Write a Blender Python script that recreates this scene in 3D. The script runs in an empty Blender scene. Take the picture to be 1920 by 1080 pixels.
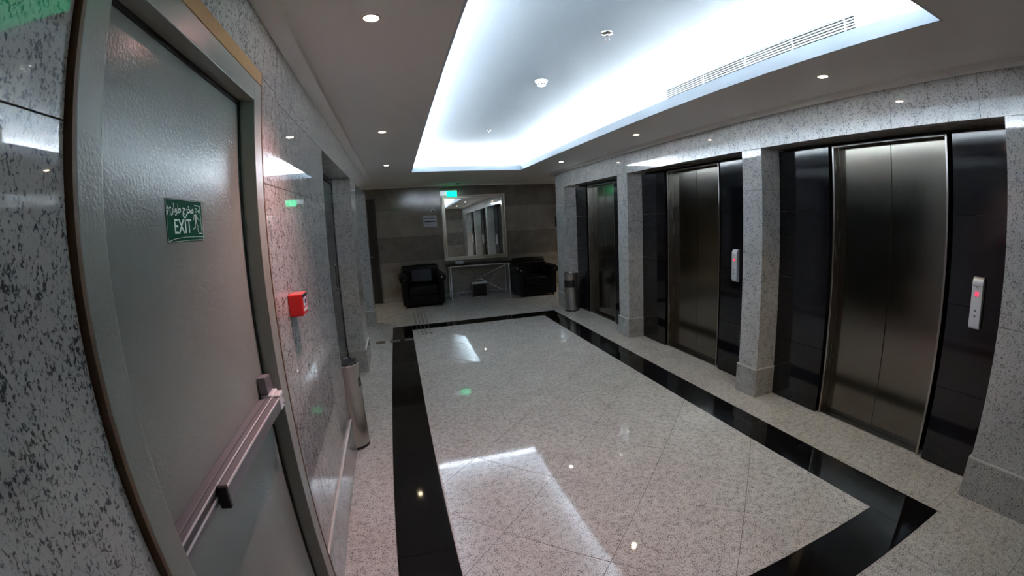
import bpy, bmesh, math, random
from mathutils import Vector, Matrix
random.seed(7)
SC = bpy.context.scene
COL = SC.collection
PI = math.pi

# ------------------------------------------------------------------ camera
# an ultra wide fisheye lens (measured theta(r) polynomial), held at 1.69 m
H, YAW, PITCH, ROLL = 1.6917, 0.30923, -0.15125, -0.04289
K = (1.18009, -0.125446, 0.008183, -0.000518)
cyw, syw, cp, sp = math.cos(YAW), math.sin(YAW), math.cos(PITCH), math.sin(PITCH)
F_ = Vector((syw*cp, cyw*cp, sp)); R_ = Vector((cyw, -syw, 0)); U_ = R_.cross(F_)
c_, s_ = math.cos(ROLL), math.sin(ROLL)
R_, U_ = c_*R_ + s_*U_, -s_*R_ + c_*U_
cam = bpy.data.cameras.new('camera')
camo = bpy.data.objects.new('camera', cam)
COL.objects.link(camo)
camo.matrix_world = Matrix(((R_.x, U_.x, -F_.x, 0), (R_.y, U_.y, -F_.y, 0), (R_.z, U_.z, -F_.z, H), (0, 0, 0, 1)))
cam.type = 'PANO'
SC.render.engine = 'CYCLES'
cc = cam.cycles if hasattr(cam, 'cycles') and hasattr(cam.cycles, 'panorama_type') else cam
cc.panorama_type = 'FISHEYE_LENS_POLYNOMIAL'
cc.fisheye_fov = math.radians(220)
cam.sensor_fit = 'HORIZONTAL'; cam.sensor_width = 36.0
cam.clip_start = 0.02; cam.clip_end = 60
cc.fisheye_polynomial_k0 = 0.0
cc.fisheye_polynomial_k1 = -K[0]/18
cc.fisheye_polynomial_k2 = -K[1]/18**2
cc.fisheye_polynomial_k3 = -K[2]/18**3
cc.fisheye_polynomial_k4 = -K[3]/18**4
cam.shift_x = -49.76/1920; cam.shift_y = -8.343/1920
SC.camera = camo

# ------------------------------------------------------------------ world, exposure
W = bpy.data.worlds.new('world'); SC.world = W; W.use_nodes = True
W.node_tree.nodes['Background'].inputs[0].default_value = (0.02, 0.02, 0.022, 1)
W.node_tree.nodes['Background'].inputs[1].default_value = 0.3
SC.view_settings.view_transform = 'Standard'
SC.view_settings.look = 'None'
SC.view_settings.gamma = 1.0
SC.view_settings.use_curve_mapping = False
SC.view_settings.exposure = 3.15
SC.cycles.use_denoising = True
SC.cycles.max_bounces = 10
SC.cycles.diffuse_bounces = 5
SC.cycles.glossy_bounces = 6
SC.cycles.sample_clamp_indirect = 15.0
SC.cycles.caustics_reflective = False
SC.cycles.caustics_refractive = False
COVE = 17.0          # brightness of the hidden cove tubes
COVE_COL = (0.86, 0.945, 1.0)

# ------------------------------------------------------------------ room numbers (metres, from the photograph)
XL, XR, XB, XD = -0.497, 2.97, 3.196, 3.305      # left wall, right wall, black cladding, lift doors
YF, YB = 10.10, -0.30                            # far wall, wall behind
HC, HB = 2.547, 0.276                            # low ceiling, granite base
ZB = 2.517                                       # perimeter ceiling band
HO, HL = 2.25, 2.262                             # heads of the right and left recesses
OPR = [(0.851, 2.855), (3.095, 5.236), (5.512, 7.529)]
ENDR, ENDL = 7.973, 7.99
OPL = [(3.271, 5.272), (5.854, 7.762)]
TX0, TX1, TY0, TY1 = 0.292, 2.134, 0.85, 7.408   # tray opening
LED, LIP, HT = 0.24, 0.085, 2.88                 # cove ledge, lip, tray ceiling
XLEFT, XRIGHT = -2.6, 5.2                        # ends of the cross corridor

# ------------------------------------------------------------------ materials
def nt_mat(name):
    m = bpy.data.materials.new(name); m.use_nodes = True
    nt = m.node_tree; b = nt.nodes['Principled BSDF']
    return m, nt, b
def N(nt, t, **kw):
    n = nt.nodes.new(t)
    for k, v in kw.items():
        if k in n.inputs: n.inputs[k].default_value = v
        else: setattr(n, k, v)
    return n
def plain(name, col, rough=0.5, metal=0.0, bump=0.0, bscale=60, emit=None, es=0, spec=None, var=0.06):
    m, nt, b = nt_mat(name)
    tc = N(nt, 'ShaderNodeTexCoord')
    nz = N(nt, 'ShaderNodeTexNoise', Scale=bscale, Detail=3.0)
    nt.links.new(tc.outputs['Object'], nz.inputs['Vector'])
    mx = N(nt, 'ShaderNodeMix', data_type='RGBA')
    c = Vector(col)
    mx.inputs[6].default_value = (*(c*(1-var)), 1); mx.inputs[7].default_value = (*(c*(1+var)), 1)
    nt.links.new(nz.outputs['Fac'], mx.inputs[0]); nt.links.new(mx.outputs[2], b.inputs['Base Color'])
    b.inputs['Roughness'].default_value = rough; b.inputs['Metallic'].default_value = metal
    if spec is not None: b.inputs['Specular IOR Level'].default_value = spec
    if bump:
        bp = N(nt, 'ShaderNodeBump', Strength=bump, Distance=0.002)
        nt.links.new(nz.outputs['Fac'], bp.inputs['Height']); nt.links.new(bp.outputs[0], b.inputs['Normal'])
    if emit:
        b.inputs['Emission Color'].default_value = (*emit, 1); b.inputs['Emission Strength'].default_value = es
    return m
def granite(name, pale, mid, dark, scale=100, rough=0.07, fd=0.36, stretch=0.8, ior=1.5, cloud=0.10):
    """fleck amount grows with fd; flecks are blobs of dark mica in a pale ground"""
    m, nt, b = nt_mat(name)
    tc = N(nt, 'ShaderNodeTexCoord'); mp = N(nt, 'ShaderNodeMapping'); mp.inputs['Scale'].default_value = (1, 1, stretch)
    nt.links.new(tc.outputs['Object'], mp.inputs['Vector'])
    nz = N(nt, 'ShaderNodeTexNoise', Scale=scale, Detail=2.5, Roughness=0.6, Distortion=0.6)
    nt.links.new(mp.outputs[0], nz.inputs['Vector'])
    n2 = N(nt, 'ShaderNodeTexNoise', Scale=scale*0.16, Detail=2.0)
    nt.links.new(mp.outputs[0], n2.inputs['Vector'])
    ms = N(nt, 'ShaderNodeMath', operation='MULTIPLY_ADD'); ms.inputs[1].default_value = 0.28; ms.inputs[2].default_value = -0.14
    nt.links.new(n2.outputs['Fac'], ms.inputs[0])
    sm = N(nt, 'ShaderNodeMath', operation='ADD'); nt.links.new(nz.outputs['Fac'], sm.inputs[0]); nt.links.new(ms.outputs[0], sm.inputs[1])
    cr = N(nt, 'ShaderNodeValToRGB'); cr.color_ramp.interpolation = 'LINEAR'
    e = cr.color_ramp.elements
    e[0].position = fd; e[0].color = (*dark, 1)
    e[1].position = 0.75; e[1].color = (*pale, 1)
    q = e.new(fd+0.05); q.color = (*mid, 1)
    q = e.new(fd+0.11); q.color = (*[0.25*a+0.75*c for a, c in zip(mid, pale)], 1)
    q = e.new(fd+0.18); q.color = (*[0.93*c for c in pale], 1)
    nt.links.new(sm.outputs[0], cr.inputs[0])
    n3 = N(nt, 'ShaderNodeTexNoise', Scale=5.0, Detail=3.0); nt.links.new(tc.outputs['Object'], n3.inputs['Vector'])
    mr = N(nt, 'ShaderNodeMapRange'); mr.inputs['From Min'].default_value = 0.3; mr.inputs['From Max'].default_value = 0.7
    mr.inputs['To Min'].default_value = 1-cloud; mr.inputs['To Max'].default_value = 1+cloud*0.5
    nt.links.new(n3.outputs['Fac'], mr.inputs['Value'])
    vm = N(nt, 'ShaderNodeVectorMath', operation='SCALE'); nt.links.new(cr.outputs[0], vm.inputs[0]); nt.links.new(mr.outputs[0], vm.inputs['Scale'])
    nt.links.new(vm.outputs[0], b.inputs['Base Color'])
    b.inputs['Roughness'].default_value = rough; b.inputs['IOR'].default_value = ior
    return m
M = {}
M['wall_granite'] = granite('wall_granite', (0.55, 0.54, 0.52), (0.29, 0.29, 0.29), (0.08, 0.085, 0.10), 160, 0.02, 0.365, 0.75, ior=1.72)
M['pillar_granite'] = granite('pillar_granite', (0.60, 0.59, 0.575), (0.42, 0.415, 0.41), (0.20, 0.20, 0.20), 120, 0.04, 0.37, ior=1.68)
M['floor_granite'] = granite('floor_granite', (0.74, 0.725, 0.69), (0.44, 0.42, 0.39), (0.15, 0.14, 0.13), 170, 0.035, 0.385, 1.0, ior=1.55)
M['base_granite'] = granite('base_granite', (0.50, 0.49, 0.47), (0.32, 0.31, 0.30), (0.12, 0.12, 0.12), 120, 0.08, 0.36, ior=1.6)
M['edge_granite'] = plain('edge_granite', (0.62, 0.61, 0.58), 0.35)
M['black_granite'] = granite('black_granite', (0.008, 0.008, 0.009), (0.006, 0.006, 0.007), (0.003, 0.003, 0.004), 160, 0.05)
M['black_cladding'] = granite('black_cladding', (0.008, 0.008, 0.011), (0.006, 0.006, 0.008), (0.003, 0.003, 0.005), 160, 0.08)
M['grout'] = plain('grout', (0.10, 0.095, 0.09), 0.8)
M['core'] = plain('core', (0.16, 0.155, 0.15), 0.85)
# beige marble of the far and rear walls
def marble(name, a, bcol, rough):
    m, nt, b = nt_mat(name)
    tc = N(nt, 'ShaderNodeTexCoord')
    n1 = N(nt, 'ShaderNodeTexNoise', Scale=2.2, Detail=7.0, Roughness=0.62, Distortion=1.2)
    nt.links.new(tc.outputs['Object'], n1.inputs['Vector'])
    n2 = N(nt, 'ShaderNodeTexNoise', Scale=38.0, Detail=4.0)
    nt.links.new(tc.outputs['Object'], n2.inputs['Vector'])
    ad = N(nt, 'ShaderNodeMath', operation='MULTIPLY_ADD'); ad.inputs[1].default_value = 0.35; nt.links.new(n2.outputs['Fac'], ad.inputs[0]); nt.links.new(n1.outputs['Fac'], ad.inputs[2])
    cr = N(nt, 'ShaderNodeValToRGB'); e = cr.color_ramp.elements
    e[0].position = 0.45; e[0].color = (*a, 1); e[1].position = 0.85; e[1].color = (*bcol, 1)
    nt.links.new(ad.outputs[0], cr.inputs[0]); nt.links.new(cr.outputs[0], b.inputs['Base Color'])
    b.inputs['Roughness'].default_value = rough
    return m
M['marble'] = marble('marble', (0.22, 0.195, 0.165), (0.36, 0.325, 0.28), 0.10)
M['marble_dark'] = marble('marble_dark', (0.15, 0.13, 0.11), (0.25, 0.22, 0.19), 0.12)
M['ceiling'] = plain('ceiling', (0.80, 0.775, 0.75), 0.85, var=0.02, bscale=4)
M['tray_dimmed'] = plain('tray_dimmed', (0.105, 0.127, 0.148), 0.8, var=0.01, bscale=4)  # tray top colour darkened to hold down the cove glow
M['tray'] = plain('tray', (0.84, 0.86, 0.88), 0.8, var=0.01, bscale=4)
M['strip'] = plain('strip', (0.9, 0.9, 0.9), 0.5, emit=COVE_COL, es=COVE)
# painted steel, orange peel gloss
def hammered(name, col, rough):
    m, nt, b = nt_mat(name)
    tc = N(nt, 'ShaderNodeTexCoord')
    n1 = N(nt, 'ShaderNodeTexNoise', Scale=130.0, Detail=1.5)
    nt.links.new(tc.outputs['Object'], n1.inputs['Vector'])
    bp = N(nt, 'ShaderNodeBump', Strength=0.5, Distance=0.0013)
    nt.links.new(n1.outputs['Fac'], bp.inputs['Height']); nt.links.new(bp.outputs[0], b.inputs['Normal'])
    n2 = N(nt, 'ShaderNodeTexNoise', Scale=3.0, Detail=2.0)
    nt.links.new(tc.outputs['Object'], n2.inputs['Vector'])
    mx = N(nt, 'ShaderNodeMix', data_type='RGBA'); c = Vector(col)
    mx.inputs[6].default_value = (*(c*0.95), 1); mx.inputs[7].default_value = (*(c*1.05), 1)
    nt.links.new(n2.outputs['Fac'], mx.inputs[0]); nt.links.new(mx.outputs[2], b.inputs['Base Color'])
    b.inputs['Roughness'].default_value = rough
    return m
M['door_paint'] = hammered('door_paint', (0.275, 0.295, 0.27), 0.22)
M['frame_paint'] = hammered('frame_paint', (0.31, 0.32, 0.285), 0.30)
M['wood'] = plain('wood', (0.42, 0.23, 0.065), 0.5, var=0.15, bscale=30)
M['seal'] = plain('seal', (0.012, 0.012, 0.012), 0.7)
M['alu'] = plain('alu', (0.20, 0.198, 0.215), 0.42, 0.3)
M['alu_bright'] = plain('alu_bright', (0.80, 0.79, 0.82), 0.3, 0.25)
M['alu_dark'] = plain('alu_dark', (0.10, 0.10, 0.11), 0.45, 0.5)
M['chrome'] = plain('chrome', (0.75, 0.75, 0.76), 0.10, 1.0, var=0.01)
M['black_plastic'] = plain('black_plastic', (0.012, 0.012, 0.013), 0.35)
M['red'] = plain('red', (0.55, 0.012, 0.012), 0.35)
M['ring_grey'] = plain('ring_grey', (0.45, 0.44, 0.42), 0.5)
M['white_plastic'] = plain('white_plastic', (0.72, 0.73, 0.74), 0.4, var=0.02)
M['panel_silver'] = plain('panel_silver', (0.60, 0.62, 0.66), 0.42, 0.25, var=0.02)
M['green_sign'] = plain('green_sign', (0.0, 0.085, 0.042), 0.6, var=0.02, spec=0.08)
M['sign_white'] = plain('sign_white', (0.80, 0.95, 0.88), 0.5, var=0.01)
M['green_lit'] = plain('green_lit', (0.0, 0.5, 0.2), 0.4, emit=(0.0, 0.75, 0.30), es=0.3)
M['green_lit_near'] = plain('green_lit_near', (0.0, 0.5, 0.2), 0.4, emit=(0.0, 0.75, 0.32), es=0.16)
M['red_led'] = plain('red_led', (0.5, 0.02, 0.05), 0.4, emit=(1.0, 0.09, 0.20), es=0.08)
M['paper'] = plain('paper', (0.55, 0.56, 0.62), 0.7, var=0.02)
M['ink'] = plain('ink', (0.03, 0.03, 0.08), 0.6)
M['leather'] = plain('leather', (0.003, 0.003, 0.0035), 0.42, bump=0.25, bscale=90, spec=0.22)
M['cushion'] = plain('cushion', (0.012, 0.013, 0.024), 0.6, bump=0.2, bscale=120)
M['dark_glass'] = plain('dark_glass', (0.012, 0.014, 0.016), 0.05)
M['dark_wood'] = plain('dark_wood', (0.016, 0.011, 0.008), 0.4, var=0.2)
M['dark_door'] = plain('dark_door', (0.020, 0.023, 0.026), 0.22)
M['silver_frame'] = plain('silver_frame', (0.62, 0.58, 0.50), 0.28, 0.9, bump=0.3, bscale=40)
M['dark_line'] = plain('dark_line', (0.05, 0.045, 0.04), 0.5)
m, nt, b = nt_mat('mirror'); M['mirror'] = m
b.inputs['Base Color'].default_value = (0.80, 0.84, 0.82, 1); b.inputs['Metallic'].default_value = 1; b.inputs['Roughness'].default_value = 0.0
# brushed stainless: vertical grain
def brushed(name, col, rough, aniso=0.0):
    m, nt, b = nt_mat(name)
    tc = N(nt, 'ShaderNodeTexCoord'); mp = N(nt, 'ShaderNodeMapping')
    mp.inputs['Scale'].default_value = (260, 260, 2.5)
    nt.links.new(tc.outputs['Object'], mp.inputs['Vector'])
    nz = N(nt, 'ShaderNodeTexNoise', Scale=1.0, Detail=2.0); nt.links.new(mp.outputs[0], nz.inputs['Vector'])
    mr = N(nt, 'ShaderNodeMapRange'); mr.inputs['To Min'].default_value = rough*0.85; mr.inputs['To Max'].default_value = rough*1.2
    nt.links.new(nz.outputs['Fac'], mr.inputs['Value']); nt.links.new(mr.outputs[0], b.inputs['Roughness'])
    mx = N(nt, 'ShaderNodeMix', data_type='RGBA'); c = Vector(col)
    mx.inputs[6].default_value = (*(c*0.92), 1); mx.inputs[7].default_value = (*(c*1.08), 1)
    nt.links.new(nz.outputs['Fac'], mx.inputs[0]); nt.links.new(mx.outputs[2], b.inputs['Base Color'])
    b.inputs['Metallic'].default_value = 1.0
    return m
M['steel'] = brushed('steel', (0.195, 0.18, 0.155), 0.15)
M['steel_bin'] = brushed('steel_bin', (0.50, 0.485, 0.46), 0.33)
M['steel_trim'] = brushed('steel_trim', (0.42, 0.40, 0.38), 0.25)

# ------------------------------------------------------------------ mesh helpers
def obj(name, bm, mat, parent=None, smooth=False, bevel=0.0, kind=None, label=None, seg=2):
    bmesh.ops.recalc_face_normals(bm, faces=bm.faces)
    me = bpy.data.meshes.new(name); bm.to_mesh(me); bm.free()
    if smooth:
        me.shade_smooth()
        try: me.set_sharp_from_angle(angle=math.radians(40))
        except Exception: pass
    me.materials.append(M[mat] if isinstance(mat, str) else mat)
    o = bpy.data.objects.new(name, me); COL.objects.link(o)
    if parent: o.parent = parent; o.matrix_parent_inverse = Matrix.Identity(4)
    if bevel:
        md = o.modifiers.new('bevel', 'BEVEL'); md.width = bevel; md.segments = seg; md.limit_method = 'ANGLE'
    if kind: o['kind'] = kind
    if label: o['label'] = label
    return o
def empty(name, loc, label=None, cat=None, group=None, rz=0, kind=None):
    o = bpy.data.objects.new(name, None); COL.objects.link(o); o.location = loc; o.rotation_euler = (0, 0, rz)
    o.empty_display_size = 0.1
    tag(o, label, cat, group, kind)
    return o
def tag(o, label=None, cat=None, group=None, kind=None):
    if label: o['label'] = label
    if cat: o['category'] = cat
    if group: o['group'] = group
    if kind: o['kind'] = kind
    return o
def box(bm, x0, x1, y0, y1, z0, z1, origin=(0, 0, 0)):
    ox, oy, oz = origin
    vs = [bm.verts.new((x-ox, y-oy, z-oz)) for x in (x0, x1) for y in (y0, y1) for z in (z0, z1)]
    for f in ((0, 1, 3, 2), (4, 6, 7, 5), (0, 4, 5, 1), (2, 3, 7, 6), (0, 2, 6, 4), (1, 5, 7, 3)):
        bm.faces.new([vs[i] for i in f])
    return vs
def B(*a, **k):
    bm = bmesh.new(); box(bm, *a, **k); return bm
def lathe(bm, prof, n=40, cx=0, cy=0, cap=True):
    rings = []
    for r, z in prof:
        rings.append([bm.verts.new((cx+r*math.cos(2*PI*i/n), cy+r*math.sin(2*PI*i/n), z)) for i in range(n)])
    for a, b_ in zip(rings, rings[1:]):
        for i in range(n):
            j = (i+1) % n
            bm.faces.new((a[i], a[j], b_[j], b_[i]))
    if cap:
        bm.faces.new(rings[0][::-1]); bm.faces.new(rings[-1])
def tube(bm, pts, r, n=10, square=False):
    """swept tube (or square bar) through points"""
    pts = [Vector(p) for p in pts]; rings = []
    if square: n = 4
    for i, p in enumerate(pts):
        a = pts[max(0, i-1)]; c = pts[min(len(pts)-1, i+1)]
        t = (c-a).normalized()
        up = Vector((0, 0, 1)) if abs(t.z) < 0.9 else Vector((0, 1, 0))
        s = t.cross(up).normalized(); u = s.cross(t).normalized()
        k = r*(1.4142 if square else 1); off = PI/4 if square else 0
        rings.append([bm.verts.new(p + k*(math.cos(2*PI*j/n+off)*s + math.sin(2*PI*j/n+off)*u)) for j in range(n)])
    for a, c in zip(rings, rings[1:]):
        for j in range(n):
            q = (j+1) % n
            bm.faces.new((a[j], a[q], c[q], c[j]))
    bm.faces.new(rings[0]); bm.faces.new(rings[-1])
def poly_prism(bm, pts, z0, z1):
    lo = [bm.verts.new((x, y, z0)) for x, y in pts]; hi = [bm.verts.new((x, y, z1)) for x, y in pts]
    n = len(pts)
    bm.faces.new(lo[::-1]); bm.faces.new(hi)
    for i in range(n):
        j = (i+1) % n; bm.faces.new((lo[i], lo[j], hi[j], hi[i]))
def clip(poly, ax, v, keep_less):
    out = []
    for i in range(len(poly)):
        a, b_ = poly[i], poly[(i+1) % len(poly)]
        ia = (a[ax] < v) == keep_less; ib = (b_[ax] < v) == keep_less
        if ia: out.append(a)
        if ia != ib:
            t = (v-a[ax])/(b_[ax]-a[ax]); out.append((a[0]+t*(b_[0]-a[0]), a[1]+t*(b_[1]-a[1])))
    return out
G = 0.0015  # half joint

# ------------------------------------------------------------------ floor
floor = obj('floor', B(XLEFT, XRIGHT, YB-0.1, YF+0.1, -0.12, -0.004), 'grout', kind='structure')
floor['label'] = 'polished speckled granite floor with a black granite border'
BX0, BX1, BX2, BX3, BY0, BY1, BY2, BY3 = -0.207, 0.106, 2.380, 2.680, 0.870, 1.187, 7.185, 7.515
def tile(poly, mat, name='floor_tile', z1=0.0):
    if len(poly) < 3: return
    ar = 0.5*abs(sum(poly[i][0]*poly[(i+1) % len(poly)][1]-poly[(i+1) % len(poly)][0]*poly[i][1] for i in range(len(poly))))
    if ar < 0.0008: return
    bm = bmesh.new(); poly_prism(bm, poly, -0.02, z1)
    obj(name, bm, mat, floor)
def rect(x0, x1, y0, y1, g=G): return [(x0+g, y0+g), (x1-g, y0+g), (x1-g, y1-g), (x0+g, y1-g)]
# inner field laid diagonally
P = 0.874
u0, v0 = 2.428, 0.77
for i in range(-4, 12):
    for j in range(-6, 12):
        ua, ub = u0+i*P, u0+(i+1)*P; va, vb = v0+j*P, v0+(j+1)*P
        g = G*1.4142
        q = [((u-v)/2, (u+v)/2) for u, v in ((ua+g, va+g), (ub-g, va+g), (ub-g, vb-g), (ua+g, vb-g))]
        for ax, v, kl in ((0, BX1+G, False), (0, BX2-G, True), (1, BY1+G, False), (1, BY2-G, True)):
            q = clip(q, ax, v, kl)
            if len(q) < 3: break
        tile(q, 'floor_granite')
# black border
def run(a, b_, step, first=None):
    out = [a]; x = first if first else a+step
    while x < b_-0.12: out.append(x); x += step
    out.append(b_); return list(zip(out, out[1:]))
for a, b_ in run(BY0, BY3, 1.11, 1.98): tile(rect(BX0, BX1, a, b_), 'black_granite', 'border_tile')
for a, b_ in run(BY0, BY3, 1.11, 1.98): tile(rect(BX2, BX3, a, b_), 'black_granite', 'border_tile')
for a, b_ in run(BX1, BX2, 1.13): tile(rect(a, b_, BY0, BY1), 'black_granite', 'border_tile'); tile(rect(a, b_, BY2, BY3), 'black_granite', 'border_tile')
# pale margins
for a, b_ in run(YB, YF, 0.60):
    for xa, xb in ((XL-0.25, BX0), (BX3, 3.33)):
        if b_ <= BY0 or a >= BY3 or True:
            lo, hi = max(a, YB), min(b_, BY3)
            if hi > lo: tile(rect(xa, xb, lo, hi), 'floor_granite')
for a, b_ in run(BX0, BX3, 0.60): tile(rect(a, b_, YB, BY0-0.585), 'floor_granite'); tile(rect(a, b_, BY0-0.585, BY0), 'floor_granite')
for a, b_ in run(XLEFT, XRIGHT, 0.60, XLEFT+0.49):
    for c, d in run(BY3, YF, 0.60): tile(rect(a, b_, c, d), 'floor_granite')

# ------------------------------------------------------------------ walls
def slab(parent, x0, x1, y0, y1, z0, z1, mat, name='granite_panel', g=G):
    """one stone slab; joint gap left in its two long directions"""
    d = (x1-x0, y1-y0, z1-z0); t = min(range(3), key=lambda i: d[i])
    a = [x0, x1, y0, y1, z0, z1]
    for i in range(3):
        if i != t: a[2*i] += g; a[2*i+1] -= g
    return obj(name, B(*a), mat, parent)
T = 0.008
# right wall: core masses behind the slabs
bm = bmesh.new()
for a, b_ in ((YB-0.1, OPR[0][0]), (OPR[0][1], OPR[1][0]), (OPR[1][1], OPR[2][0]), (OPR[2][1], ENDR)):
    box(bm, XR+T, 3.62, a+T, b_-T, -0.01, HC+0.5)
for a, b_ in OPR:
    box(bm, XR+T, 3.62, a-T, b_+T, HO+T, HC+0.5)
    box(bm, 3.60, 3.70, a, b_, -0.01, HO+0.1)
wr = obj('wall_right', bm, 'core', kind='structure'); wr['label'] = 'right wall of pale speckled granite with three lift recesses'
rows = [(HB, 1.083), (1.083, 1.89), (1.89, HO)]
for k, (a, b_) in enumerate(((YB, OPR[0][0]), (OPR[0][1], OPR[1][0]), (OPR[1][1], OPR[2][0]), (OPR[2][1], ENDR))):
    for z0, z1 in rows:
        if k == 0:
            for c, d in ((YB, 0.232), (0.232, OPR[0][0])): slab(wr, XR, XR+T, c, d, z0, z1, 'pillar_granite')
        else: slab(wr, XR, XR+T, a, b_, z0, z1, 'pillar_granite')
js = [YB, 0.383] + [1.0+0.6175*i for i in range(0, 12)]
js = [j for j in js if j < ENDR-0.2]+[ENDR]
for c, d in zip(js, js[1:]): slab(wr, XR, XR+T, c, d, HO, HC, 'pillar_granite')
for (a, b_) in OPR:
    for z0, z1 in rows:
        slab(wr, XR, XB+0.1, b_, b_+T, z0, z1, 'pillar_granite')
        slab(wr, XR, XB+0.1, a-T, a, z0, z1, 'pillar_granite')
    slab(wr, XR, XB+0.1, (a+b_)/2, b_, HO, HO+T, 'base_granite'); slab(wr, XR, XB+0.1, a, (a+b_)/2, HO, HO+T, 'base_granite')
for z0, z1 in rows+[(HO, HC)]: slab(wr, XR, 3.62, ENDR, ENDR+T, z0, z1, 'pillar_granite')
# black cladding either side of each door and over it
DOORS = [(1.347, 2.283), (3.726, 4.660), (6.116, 7.050)]      # clear openings of the lifts
for (a, b_), (c, d) in zip(OPR, DOORS):
    for z0, z1 in ((0.002, 0.56), (0.56, 1.125), (1.125, 1.70), (1.70, 2.232)):
        slab(wr, XB, XB+0.02, a+0.001, c-0.062, z0, z1, 'black_cladding', 'black_panel')
        slab(wr, XB, XB+0.02, d+0.034, b_-0.001, z0, z1, 'black_cladding', 'black_panel')
    # returns running back to the steel jambs, and the dark strip over the door
    slab(wr, XB+0.02, 3.60, c-0.082, c-0.062, 0.002, 2.232, 'black_cladding', 'black_panel')
    slab(wr, XB+0.02, 3.60, d+0.034, d+0.054, 0.002, 2.232, 'black_cladding', 'black_panel')
    obj('black_panel', B(XB+0.07, XB+0.09, a, b_, 2.222, HO-0.001), 'black_cladding', wr)
# granite skirting with its pale chamfered top
def skirt(name, segs, label):
    """segs: list of boxes (x0,x1,y0,y1) standing 12 mm proud"""
    bm = bmesh.new(); be = bmesh.new()
    for s in segs:
        box(bm, *s, 0.0, HB-0.012); box(be, *s, HB-0.0118, HB)
    o = obj(name, bm, 'base_granite', kind='structure'); o['label'] = label
    obj('chamfered_edge', be, 'edge_granite', o, label='pale polished top edge of the base')
    return o
segs = []
for k, (a, b_) in enumerate(((YB, OPR[0][0]), (OPR[0][1], OPR[1][0]), (OPR[1][1], OPR[2][0]), (OPR[2][1], ENDR))):
    e0 = 0.012 if k else 0; e1 = 0.012
    segs.append((XR-0.012, XR, a-e0, b_+(e1 if k == 3 else e1)))
for a, b_ in OPR:
    segs.append((XR, XB-0.001, b_-0.012, b_)); segs.append((XR, XB-0.001, a, a+0.012))
skirt('baseboard_right', segs, 'granite base course under the right wall pillars')

# left wall
FD0, FD1, FDZ = 0.635, 1.733, 2.298                # fire door casing
bm = bmesh.new()
box(bm, -0.9, XL-T, YB-0.1, FD0, -0.01, HC+0.5)
box(bm, -0.9, XL-T, FD0, FD1, FDZ, HC+0.5)
box(bm, -0.9, XL-T, FD1, OPL[0][0]-T, -0.01, HC+0.5)
box(bm, -0.9, XL-T, OPL[0][1]+T, OPL[1][0]-T, -0.01, HC+0.5)
box(bm, -0.9, XL-T, OPL[1][1]+T, ENDL, -0.01, HC+0.5)
for a, b_ in OPL:
    box(bm, -0.9, XL-T, a-T, b_+T, HL+T, HC+0.5); box(bm, -0.98, -0.88, a-0.1, b_+0.1, -0.01, HC)
box(bm, -0.98, -0.88, FD0-0.1, FD1+0.1, -0.01, HC)
wl = obj('wall_left', bm, 'core', kind='structure'); wl['label'] = 'left wall of pale polished speckled granite'
rowsL = [(HB, 1.083), (1.083, 1.89), (1.89, HL)]
for z0, z1 in ((0.0, HB), (HB, 1.083), (1.083, 1.89), (1.89, FDZ)):
    slab(wl, XL-T, XL, YB, FD0-0.002, z0, z1, 'wall_granite')
for c, d in ((YB, 0.72), (0.72, 1.99), (1.99, 3.27), (3.27, 4.53), (4.53, 5.79), (5.79, 7.05), (7.05, ENDL)):
    z0 = FDZ if d <= 2.0 else HL
    slab(wl, XL-T, XL, c, d, z0, HC, 'wall_granite')
for z0, z1 in [(0.0, HB), (HB, 1.083), (1.083, 1.89), (1.89, FDZ)]: slab(wl, XL-T, XL, FD1+0.002, 1.99, z0, z1, 'wall_granite')
for z0, z1 in [(0.0, HB)]+rowsL:
    slab(wl, XL-T, XL, 1.99, OPL[0][0], z0, z1, 'wall_granite')
    slab(wl, XL-T, XL, OPL[0][1], OPL[1][0], z0, z1, 'wall_granite')
    slab(wl, XL-T, XL, OPL[1][1], ENDL, z0, z1, 'wall_granite')
    for a, b_ in OPL:
        slab(wl, -0.70, XL, b_, b_+T, z0, z1, 'pillar_granite'); slab(wl, -0.70, XL, a-T, a, z0, z1, 'pillar_granite')
    slab(wl, -0.90, XL, ENDL, ENDL+T, z0, z1, 'pillar_granite')
slab(wl, -0.90, XL, ENDL, ENDL+T, HL, HC, 'pillar_granite')
for a, b_ in OPL: slab(wl, -0.70, XL, a, b_, HL, HL+T, 'base_granite')
segs = [(XL, XL+0.012, YB, FD0-0.01), (XL, XL+0.012, FD1+0.01, OPL[0][0]+0.012), (XL, XL+0.012, OPL[0][1]-0.012, OPL[1][0]+0.012), (XL, XL+0.012, OPL[1][1]-0.012, ENDL+0.012)]
for a, b_ in OPL:
    segs.append((-0.69, XL, b_-0.012, b_))
skirt('baseboard_left', segs, 'granite base course along the left wall')

# far wall and the ends of the cross corridor
def marble_wall(name, label, axis, at, a0, a1, depth, sgn, joints):
    if axis == 'y': o = obj(name, B(a0-0.1, a1+0.1, min(at+sgn*T, at+sgn*depth), max(at+sgn*T, at+sgn*depth), -0.01, HC+0.5), 'core', kind='structure')
    else: o = obj(name, B(min(at+sgn*T, at+sgn*depth), max(at+sgn*T, at+sgn*depth), a0, a1, -0.01, HC+0.5), 'core', kind='structure')
    o['label'] = label
    for z0, z1, mt in ((0.0, 0.10, 'base_granite'), (0.10, 0.88, 'marble'), (0.88, 1.44, 'marble_dark'), (1.44, 2.03, 'marble'), (2.03, HC, 'marble_dark')):
        for c, d in zip(joints, joints[1:]):
            lo, hi = sorted((at, at+sgn*T))
            if axis == 'y': slab(o, c, d, lo, hi, z0, z1, mt, 'marble_panel')
            else: slab(o, lo, hi, c, d, z0, z1, mt, 'marble_panel')
    return o
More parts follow.
